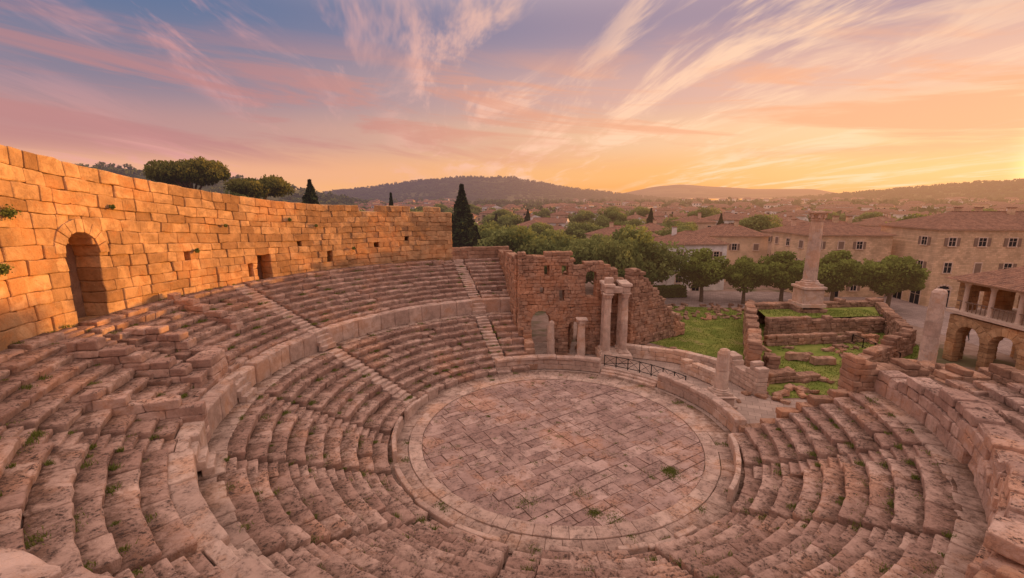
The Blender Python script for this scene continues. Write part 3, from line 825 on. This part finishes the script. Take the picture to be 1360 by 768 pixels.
place(house('ochre_house',12,9,9.0,2,1,rh=2.0,bays=3),44,93,-8)
place(house('ochre_house',13,9,8.3,2,1,rh=2,bays=4),24,100,10)
place(house('rose_house',11,10,9.0,3,3,rh=2,bays=3),62,98,5)
place(house('sun_blocker_house',26,14,19,5,0,rh=3,bays=6),108,69,82)  # out of view, added to keep low sun off the wall base
place(house('sun_blocker_house',18,12,17.5,5,1,rh=3,bays=5),101,42,80)  # unseen, added to hold the near seats in shade
place(house('sun_blocker_house',18,12,17,5,0,rh=2.6,bays=5),84,47,60)  # unseen, its height set to shade the rampart and left seats
VAR=[]
for i in range(7):
    w=U(9,15); d=U(7.5,10.5); st=random.choice((2,2,3)); 
    VAR.append(house('house_mesh%d'%i,w,d,st*U(2.7,3.1),st,random.choice((0,1,1,2,3)),hip=random.random()<.6,link=False,chim=1).data)
taken=[(75,73,16),(55,80,10),(32,84,8),(44,93,8),(24,98,9),(62,98,8),(107,72,18),(100,42,12),(84,50,12)]
cnt=0
for k in range(3000):
    if cnt>=100: break
    d=random.uniform(100,340); a=U(-.25,1.12)
    x,y=math.sin(a)*d,math.cos(a)*d
    if any((x-p)**2+(y-q)**2<(r+9)**2 for p,q,r in taken): continue
    if x<5 and d<150: continue
    taken.append((x,y,6)); cnt+=1
    o=bpy.data.objects.new('town_house',random.choice(VAR)); COL.objects.link(o)
    o.location=(x,y,th(x,y)-.3-max(0,(130-d))*.03); o.rotation_euler=(0,0,random.choice((0,1.57))+U(-.3,.3)); o.scale=(1,1,U(.85,1.1))
cnt=0
for k in range(2000):
    if cnt>=80: break
    d=random.uniform(95,300); a=U(-.3,.85); x,y=math.sin(a)*d,math.cos(a)*d
    if any((x-p)**2+(y-q)**2<(r+2)**2 for p,q,r in taken): continue
    cnt+=1; put('town_tree',random.choice(TR+TO),x,y,U(.8,1.15))
dtw=MB()
for k in range(650):
    d=340+900*random.random()**1.2; a=U(-.35,1.1); x,y=math.sin(a)*d,math.cos(a)*d
    if n1(x*.006,y*.006,5)<-.05: continue
    w,dd,h=U(4,9),U(3.5,5.5),U(5,8); z=th(x,y); r0=U(0,3.1); cs,sn=math.cos(r0),math.sin(r0)
    def R(v): v=np.array(v,float); return np.stack([x+v[:,0]*cs-v[:,1]*sn,y+v[:,0]*sn+v[:,1]*cs,z+v[:,2]],1)
    wm=random.choice((0,1,1,2))
    dtw.add(R([(-w,-dd,-2),(w,-dd,-2),(w,dd,-2),(-w,dd,-2),(-w,-dd,h),(w,-dd,h),(w,dd,h),(-w,dd,h)]),[[0,1,5,4],[1,2,6,5],[2,3,7,6],[3,0,4,7]],.5,wm)
    W2,D2=w+.6,dd+.6
    dtw.add(R([(-W2,-D2,h),(W2,-D2,h),(W2,D2,h),(-W2,D2,h),(-W2+3,0,h+2),(W2-3,0,h+2)]),[[0,1,5,4],[2,3,4,5]],.5,3)
    dtw.add(R([(-W2,-D2,h),(W2,-D2,h),(W2,D2,h),(-W2,D2,h),(-W2+3,0,h+2),(W2-3,0,h+2)]),[[1,2,5],[3,0,4]],.5,3)
    for q in range(3):
        for s in (-1,1):
            xx=-w+w*(q+.5)*2/3
            dtw.add(R([(xx-.5,s*(dd+.05),h*.6),(xx+.5,s*(dd+.05),h*.6),(xx+.5,s*(dd+.05),h*.6+1.3),(xx-.5,s*(dd+.05),h*.6+1.3)]),[[0,1,2,3]],.5,4)
dtw.build('distant_town',[M_pl[1],M_pl[2],M_pl[3],m_roof,M_glass])
# arcaded gallery at the right edge
ga=MB()
pf,L=straight((44.5,44.5),(44.5,28.0))
wall(ga,pf,L,.8,0,lambda s:4.9,course=.45,blen=.9,openings=[(1+3.2*k,3.4+3.2*k,0,3.9,True) for k in range(5)],rag=.02,jit=.02)
pf,L=straight((52.5,44.5),(44.5,44.5)); wall(ga,pf,L-.4,.8,0,lambda s:8.3,course=.45,blen=.9,openings=[(1,3.2,0,3.6,True),(4.4,6.6,0,3.6,True),(1.4,2.6,5.4,7.2,False),(5,6.2,5.4,7.2,False)],rag=.02,jit=.02)
g_ob=bpy.data.objects.new('arcaded_gallery',None); COL.objects.link(g_ob)
o=ga.build('arcade_walls',[M_wall],amp=.02); o.parent=g_ob
gb=MB()
boxm(gb,(48.5,36.2,5.05),(4.6,8.6,.14),.5,0)
boxm(gb,(51.5,36,4),(.6,8.0,4),.5,2)
for k in range(7):
    y=29+k*2.45; lathe(gb,44.6,y,[(.26,5.2),(.2,5.35),(.19,7.6),(.27,7.85),(.3,7.95)],n=12)
for k in range(40): boxm(gb,(44.5,28.4+k*.4,5.65),(.03,.03,.45),.5,1)
boxm(gb,(44.5,36.2,6.12),(.06,8.2,.04),.5,1)
boxm(gb,(44.7,36.2,8.12),(.3,8.5,.17),.5,0)
v=[(43.6,27.2,8.25),(43.6,45.3,8.25),(53,45.3,8.25),(53,27.2,8.25),(48.3,30.5,10.0),(48.3,42,10.0)]
gb.add(v,[[1,0,4,5],[3,2,5,4]],.5,3); gb.add(v,[[0,3,4],[2,1,5]],.5,3); gb.add(v[:4],[[0,1,2,3]],.5,3)
o=gb.build('arcade_upper_floor',[M_trim,M_shut,M_pl[0],m_roof]); o.parent=g_ob
# ------------------------------------------------------------ paving sheets and lawn
def sheet(name,pts,z,mat):
    mb=MB(); mb.add([(p[0],p[1],z) for p in pts],list(range(len(pts)))); return mb.build(name,[mat])
def paver(name,c,w=.8,h=.5):
    m,nt,b=newmat(name); tc=nd(nt,'ShaderNodeTexCoord').outputs['Object']
    br=nd(nt,'ShaderNodeTexBrick'); br.inputs['Scale'].default_value=1; br.inputs['Brick Width'].default_value=w; br.inputs['Row Height'].default_value=h; br.inputs['Mortar Size'].default_value=.02
    mp=nd(nt,'ShaderNodeMapping'); mp.inputs['Rotation'].default_value=(0,0,.4); nt.links.new(tc,mp.inputs[0]); nt.links.new(mp.outputs[0],br.inputs['Vector'])
    br.inputs['Color1'].default_value=(*c,1); br.inputs['Color2'].default_value=(*[x*.75 for x in c],1); br.inputs['Mortar'].default_value=(*[x*.45 for x in c],1)
    cc=mixc(nt,mrange(nt,noise_t(nt,tc,.7,4,.7),.4,.65,0,.6),br.outputs['Color'],tuple(x*.6 for x in c))
    nt.links.new(cc,b.inputs[0]); return m
M_pz=paver('plaza_paving',(0.46,0.35,0.30)); 
sheet('plaza_pavement',[(24,66),(52,58),(52,44),(40,36),(40,26),(95,26),(95,66),(60,78),(24,80)],-.03,M_pz)
sheet('stage_pavement',[(-1.5,40),(2,38.5),(8,40),(13,36),(15,29.6),(21.5,29.8),(30,33.5),(27.5,34.8),(21.2,34.6),(21,38),(19,44),(14,50),(0,50)],-.035,paver('stage_paving',(0.50,0.38,0.31),.9,.7))
m_gr,nt,b=newmat('lawn_turf'); tc=nd(nt,'ShaderNodeTexCoord').outputs['Object']
c=mixc(nt,mrange(nt,noise_t(nt,tc,.5,4,.7),.35,.65),(0.14,0.185,0.04),(0.27,0.285,0.075))
c=mixc(nt,mrange(nt,noise_t(nt,tc,.25,4,.7),.57,.70,0,.6),c,(0.30,0.22,0.12)); nt.links.new(c,b.inputs[0])
LAWN=[(21.6,34.9),(27.4,35.2),(31,37.6),(33,39.5),(44,46),(51,60.5),(36,66),(23,68),(18,58),(14.5,51),(19.5,45.5),(21.2,40)]
sheet('lawn',LAWN,-.02,m_gr)
sheet('terrace_grass',[(30.8,52.9),(45.3,54.4),(48.5,59.3),(32,57.6)],1.9,m_gr)
def inside(x,y,poly):
    c=False;j=len(poly)-1
    for i in range(len(poly)):
        if (poly[i][1]>y)!=(poly[j][1]>y) and x<(poly[j][0]-poly[i][0])*(y-poly[i][1])/(poly[j][1]-poly[i][1])+poly[i][0]: c=not c
        j=i
    return c
def blades(mb,P,h,sp=.04):
    n=len(P); a=rng.uniform(0,6.28,n); hh=h*rng.uniform(.5,1.3,n); d=np.stack([np.cos(a),np.sin(a),0*a],1)
    l=np.stack([rng.normal(0,.35,n)*hh,rng.normal(0,.35,n)*hh,hh],1)
    V=np.stack([P-d*sp,P+d*sp,P+l],1).reshape(-1,3)
    mb.add(V,np.arange(3*n).reshape(-1,3),np.repeat(rng.uniform(0,1,n),3))
M_grass=leafmat('grass_blades',(0.10,0.135,0.03),(0.28,0.30,0.08),hz=False)
lg=MB(); pts=[]
while len(pts)<26000:
    x,y=U(14,52),U(34,69)
    if inside(x,y,LAWN) and n1(x*.5,y*.5,2)>-.4: pts.append((x,y,-.02))
pts+= [(U(32,46),U(54,57.5),1.9) for _ in range(2500)]
blades(lg,np.array(pts),.09,.04); lg.build('lawn_grass',[M_grass])
wd=MB()
def tuft(x,y,z,n,s,h):
    P=np.stack([rng.normal(x,s,n),rng.normal(y,s,n),np.full(n,z)],1); blades(wd,P,h,.02)
for i in range(800):
    lo=random.random()<.55
    if lo: r,z=random.choice(LOW)
    else: r,z=random.choice(UPP)
    a=math.radians(U(100,300 if not lo else 354))
    if not lo and a>math.radians(235) and r>25.6: continue
    rr_=r+.80; tuft(CX+rr_*math.cos(a),CY+rr_*math.sin(a),z-.03,int(U(15,90)),U(.05,.2),U(.06,.2))
for i in range(160):
    r=9.3*math.sqrt(random.random()); a=U(0,6.28); tuft(CX+r*math.cos(a),CY+r*math.sin(a),.02,int(U(10,60)),U(.05,.25),.05)
for (px,py,n,s) in ((890,626,800,.22),(893,632,300,.3),(790,682,500,.2),(815,690,400,.3),(770,655,250,.3),(700,668,250,.35)):
    x,y=gp(px,py,0); tuft(x,y,.02,n,s,.08)
for i in range(24):
    r=10.3+U(-.1,1.2); a=U(0,6.28); tuft(CX+r*math.cos(a),CY+r*math.sin(a),.05,80,.15,.1)
for a in (238,240,241.5,244,247.5): 
    a=math.radians(a); tuft(CX+26.3*math.cos(a),CY+26.3*math.sin(a),12.4,300,.07,.13)
wd.build('weeds',[M_grass])
def wshrub(px,py,R,off=30.0):
    d=ray(px,py); A=d[0]**2+d[1]**2;B=-2*(d[0]*CX+d[1]*CY);Cc=CX*CX+CY*CY-off**2
    t=(-B+math.sqrt(B*B-4*A*Cc))/(2*A)
    mb=MB(); n=400; P=np.array([d[0]*t,d[1]*t,16+d[2]*t])+rng.normal(size=(n,3))*R*.5
    leaves(mb,P,.07,rng.uniform(0,1,n)); mb.build('wall_shrub',[M_leaf])
for px,py,R in ((11,283,.26),(3,358,.26),(150,275,.1),(262,333,.12),(385,292,.12),(420,300,.1),(300,300,.08),(470,330,.12)): wshrub(px,py,R)
# ------------------------------------------------------------ railing
M_iron=simple('black_iron',(0.02,0.018,0.018),rough=.5,metal=.6)
def railing(pts,z):
    mb=MB()
    for i,(p,q) in enumerate(zip(pts[:-1],pts[1:])):
        p=np.array(p);q=np.array(q); L=np.linalg.norm(q-p); a=math.atan2(q[1]-p[1],q[0]-p[0]); c=(p+q)/2
        boxm(mb,(p[0],p[1],z+.55),(.035,.035,.55))
        for zz in (.15,1.05): boxm(mb,(c[0],c[1],z+zz),(L/2,.025,.025),rot=a)
        for s in (0,1):
            A_=(p[0],p[1],z+(.15 if s else 1.05)); B_=(q[0],q[1],z+(1.05 if s else .15)); limb(mb,A_,B_,.02,.02,m=0,n=4)
    boxm(mb,(pts[-1][0],pts[-1][1],z+.55),(.035,.035,.55))
    return mb.build('iron_railing',[M_iron])
railing([(CX+12.9*math.cos(math.radians(a)),CY+12.9*math.sin(math.radians(a))) for a in np.linspace(65,30,8)],.5)
railing([(38.5,43+1.6*k) for k in range(5)],0)
# ------------------------------------------------------------ people
def person(x,y,face,shirt,trous,step=.18):
    z0=-.03
    V=[(0,0,.95),(0,0,1.15),(0,.0,1.36),(0,0,1.47),(0,.01,1.58),(0,.02,1.70),
       (.10,0,.88),(.11,step*.5,.50),(.11,step,.09),(.11,step+.14,.05),
       (-.10,0,.88),(-.11,-step*.3,.50),(-.11,-step,.10),(-.11,-step+.13,.05),
       (.19,0,1.38),(.24,-.05,1.12),(.25,.04,.88),(.25,.06,.80),
       (-.19,0,1.38),(-.24,.03,1.12),(-.25,.10,.88),(-.25,.12,.80)]
    E=[(0,1),(1,2),(2,3),(3,4),(4,5),(0,6),(6,7),(7,8),(8,9),(0,10),(10,11),(11,12),(12,13),(2,14),(14,15),(15,16),(16,17),(2,18),(18,19),(19,20),(20,21)]
    R=[.145,.13,.15,.06,.095,.085,.095,.065,.045,.035,.095,.065,.045,.035,.07,.045,.032,.03,.07,.045,.032,.03]
    me=bpy.data.meshes.new('person'); me.from_pydata(V,E,[]); ob=bpy.data.objects.new('person',me); COL.objects.link(ob)
    sk=ob.modifiers.new('s','SKIN'); 
    for i,v in enumerate(me.skin_vertices[0].data): v.radius=(R[i],R[i]*(.75 if i<3 else 1)); v.use_root=(i==0)
    ob.modifiers.new('sub','SUBSURF').levels=2; ob.modifiers['sub'].render_levels=2
    m,nt,b=newmat('clothing'); tc=nd(nt,'ShaderNodeTexCoord').outputs['Object']; sp=nd(nt,'ShaderNodeSeparateXYZ'); nt.links.new(tc,sp.inputs[0])
    c=mixc(nt,mth(nt,'GREATER_THAN',sp.outputs[2],.93),trous,shirt)
    c=mixc(nt,mth(nt,'GREATER_THAN',sp.outputs[2],1.47),c,(0.4,0.22,0.15)); c=mixc(nt,mth(nt,'GREATER_THAN',sp.outputs[2],1.66),c,(0.04,0.025,0.02))
    c=mixc(nt,mth(nt,'LESS_THAN',sp.outputs[2],.07),c,(0.03,0.02,0.02))
    nt.links.new(c,b.inputs[0]); me.materials.append(m)
    ob.location=(x,y,z0); ob.rotation_euler=(0,0,face)
for (px,py,f,s,t) in ((1264,446,.3,(.05,.06,.12),(.03,.03,.05)),(1272,445,.4,(.3,.08,.07),(.05,.05,.08)),(1138,418,2,(.5,.45,.4),(.05,.05,.08)),(1148,419,2.2,(.08,.1,.2),(.1,.08,.07)),(1107,412,4,(.3,.25,.2),(.04,.04,.06)),(1158,421,1,(.5,.1,.1),(.06,.06,.1)),(1283,452,1.4,(.1,.1,.12),(.1,.09,.08))):
    x,y=gp(px,py); person(x,y,f,s,t)
# ------------------------------------------------------------ world
w=bpy.data.worlds.new('World'); bpy.context.scene.world=w; w.use_nodes=True; nt=w.node_tree
bg=nt.nodes['Background']
tc=nd(nt,'ShaderNodeTexCoord').outputs['Generated']
sp=nd(nt,'ShaderNodeSeparateXYZ'); nt.links.new(tc,sp.inputs[0]); X,Y,Z=sp.outputs
hl=mth(nt,'SQRT',mth(nt,'ADD',mth(nt,'MULTIPLY',X,X),mth(nt,'ADD',mth(nt,'MULTIPLY',Y,Y),1e-5)))
s=mth(nt,'DIVIDE',mth(nt,'ADD',mth(nt,'MULTIPLY',X,SD[0]),mth(nt,'MULTIPLY',Y,SD[1])),hl)
def ramp(fac,els):
    r=nd(nt,'ShaderNodeValToRGB'); r.color_ramp.interpolation='EASE'
    e=r.color_ramp.elements
    while len(e)<len(els): e.new(.5)
    for i,(p,c) in enumerate(els): e[i].position=p; e[i].color=(*c,1)
    nt.links.new(fac,r.inputs[0]); return r.outputs[0]
sunr=ramp(Z,[(0,(1.0,.38,.09)),(.05,(1.0,.50,.17)),(.12,(1.0,.60,.34)),(.20,(.82,.47,.37)),(.32,(.42,.29,.35)),(.55,(1.2,.88,.80)),(1,(1.3,.98,.92))])
antr=ramp(Z,[(0,(.95,.50,.22)),(.05,(.85,.42,.27)),(.12,(.50,.27,.27)),(.20,(.25,.21,.29)),(.32,(.11,.17,.31)),(.55,(1.2,.88,.80)),(1,(1.3,.98,.92))])
base=mixc(nt,mrange(nt,s,-.35,.95),antr,sunr)
glow=mth(nt,'MULTIPLY',mrange(nt,s,.6,1.0),mrange(nt,Z,.30,.03))
base=mixc(nt,mth(nt,'MULTIPLY',glow,.45),base,(1.25,.78,.40))
g2=mth(nt,'MULTIPLY',mrange(nt,s,.94,1.0),mrange(nt,Z,.28,.02))
base=mixc(nt,g2,base,(9.0,4.7,2.1))
pz=mth(nt,'ADD',mth(nt,'MAXIMUM',Z,0),.10)
cx_=mth(nt,'DIVIDE',X,pz); cy_=mth(nt,'DIVIDE',Y,pz)
cb=nd(nt,'ShaderNodeCombineXYZ'); nt.links.new(mth(nt,'ADD',mth(nt,'MULTIPLY',cx_,1.0),mth(nt,'MULTIPLY',cy_,.12)),cb.inputs[0]); nt.links.new(mth(nt,'ADD',mth(nt,'MULTIPLY',cy_,.30),mth(nt,'MULTIPLY',cx_,.18)),cb.inputs[1]); cb.inputs[2].default_value=8.3
n_a=noise_t(nt,cb.outputs[0],2.5,5,.66,.45)
n_b=noise_t(nt,cb.outputs[0],.9,2,.5,.2)
wis=mth(nt,'MULTIPLY',mrange(nt,n_a,.46,.66),mrange(nt,n_b,.36,.54))
ccol=mixc(nt,mrange(nt,s,-.2,.9),(.82,.38,.36),(1.15,.74,.47))
base2=mixc(nt,mth(nt,'MULTIPLY',wis,.75),base,ccol)
cb2=nd(nt,'ShaderNodeCombineXYZ'); nt.links.new(mth(nt,'MULTIPLY',mth(nt,'DIVIDE',X,hl),1.5),cb2.inputs[0]); nt.links.new(mth(nt,'ADD',mth(nt,'MULTIPLY',Z,13),mth(nt,'MULTIPLY',X,1.2)),cb2.inputs[1])
n_c=noise_t(nt,cb2.outputs[0],1.3,5,.62,.6)
band=mth(nt,'MULTIPLY',mrange(nt,n_c,.45,.60),mth(nt,'MULTIPLY',mrange(nt,Z,.05,.10),mrange(nt,Z,.32,.18)))
bcol=mixc(nt,mrange(nt,s,-.2,.9),(.52,.23,.23),(.98,.45,.24))
base3=mixc(nt,mth(nt,'MULTIPLY',band,.8),base2,bcol)
sky=nd(nt,'ShaderNodeTexSky',sky_type='NISHITA'); sky.sun_disc=False; sky.sun_elevation=SUN_EL; sky.sun_rotation=SUN_AZ
sc=nd(nt,'ShaderNodeVectorMath',operation='SCALE'); nt.links.new(sky.outputs[0],sc.inputs[0]); sc.inputs['Scale'].default_value=.01
ad=nd(nt,'ShaderNodeVectorMath',operation='ADD'); nt.links.new(base3,ad.inputs[0]); nt.links.new(sc.outputs[0],ad.inputs[1])
nt.links.new(ad.outputs[0],bg.inputs[0]); bg.inputs[1].default_value=1.0
# sun
sl=bpy.data.lights.new('sun','SUN'); sl.energy=5; sl.angle=math.radians(.6); sl.color=(1,.43,.08)
so_=bpy.data.objects.new('sun',sl); COL.objects.link(so_)
S=Vector((SD[0]*math.cos(SUN_EL),SD[1]*math.cos(SUN_EL),math.sin(SUN_EL))); so_.rotation_euler=S.to_track_quat('Z','Y').to_euler()
cam=bpy.data.cameras.new('camera'); co=bpy.data.objects.new('camera',cam); COL.objects.link(co)
cam.lens=16; cam.sensor_width=36; cam.clip_end=30000; cam.clip_start=.1
co.location=(0,0,CAMZ); co.rotation_euler=(math.pi/2-P_,0,0)
sc_=bpy.context.scene; sc_.camera=co
sc_.view_settings.view_transform='Standard'; sc_.view_settings.look='None'; sc_.view_settings.exposure=0
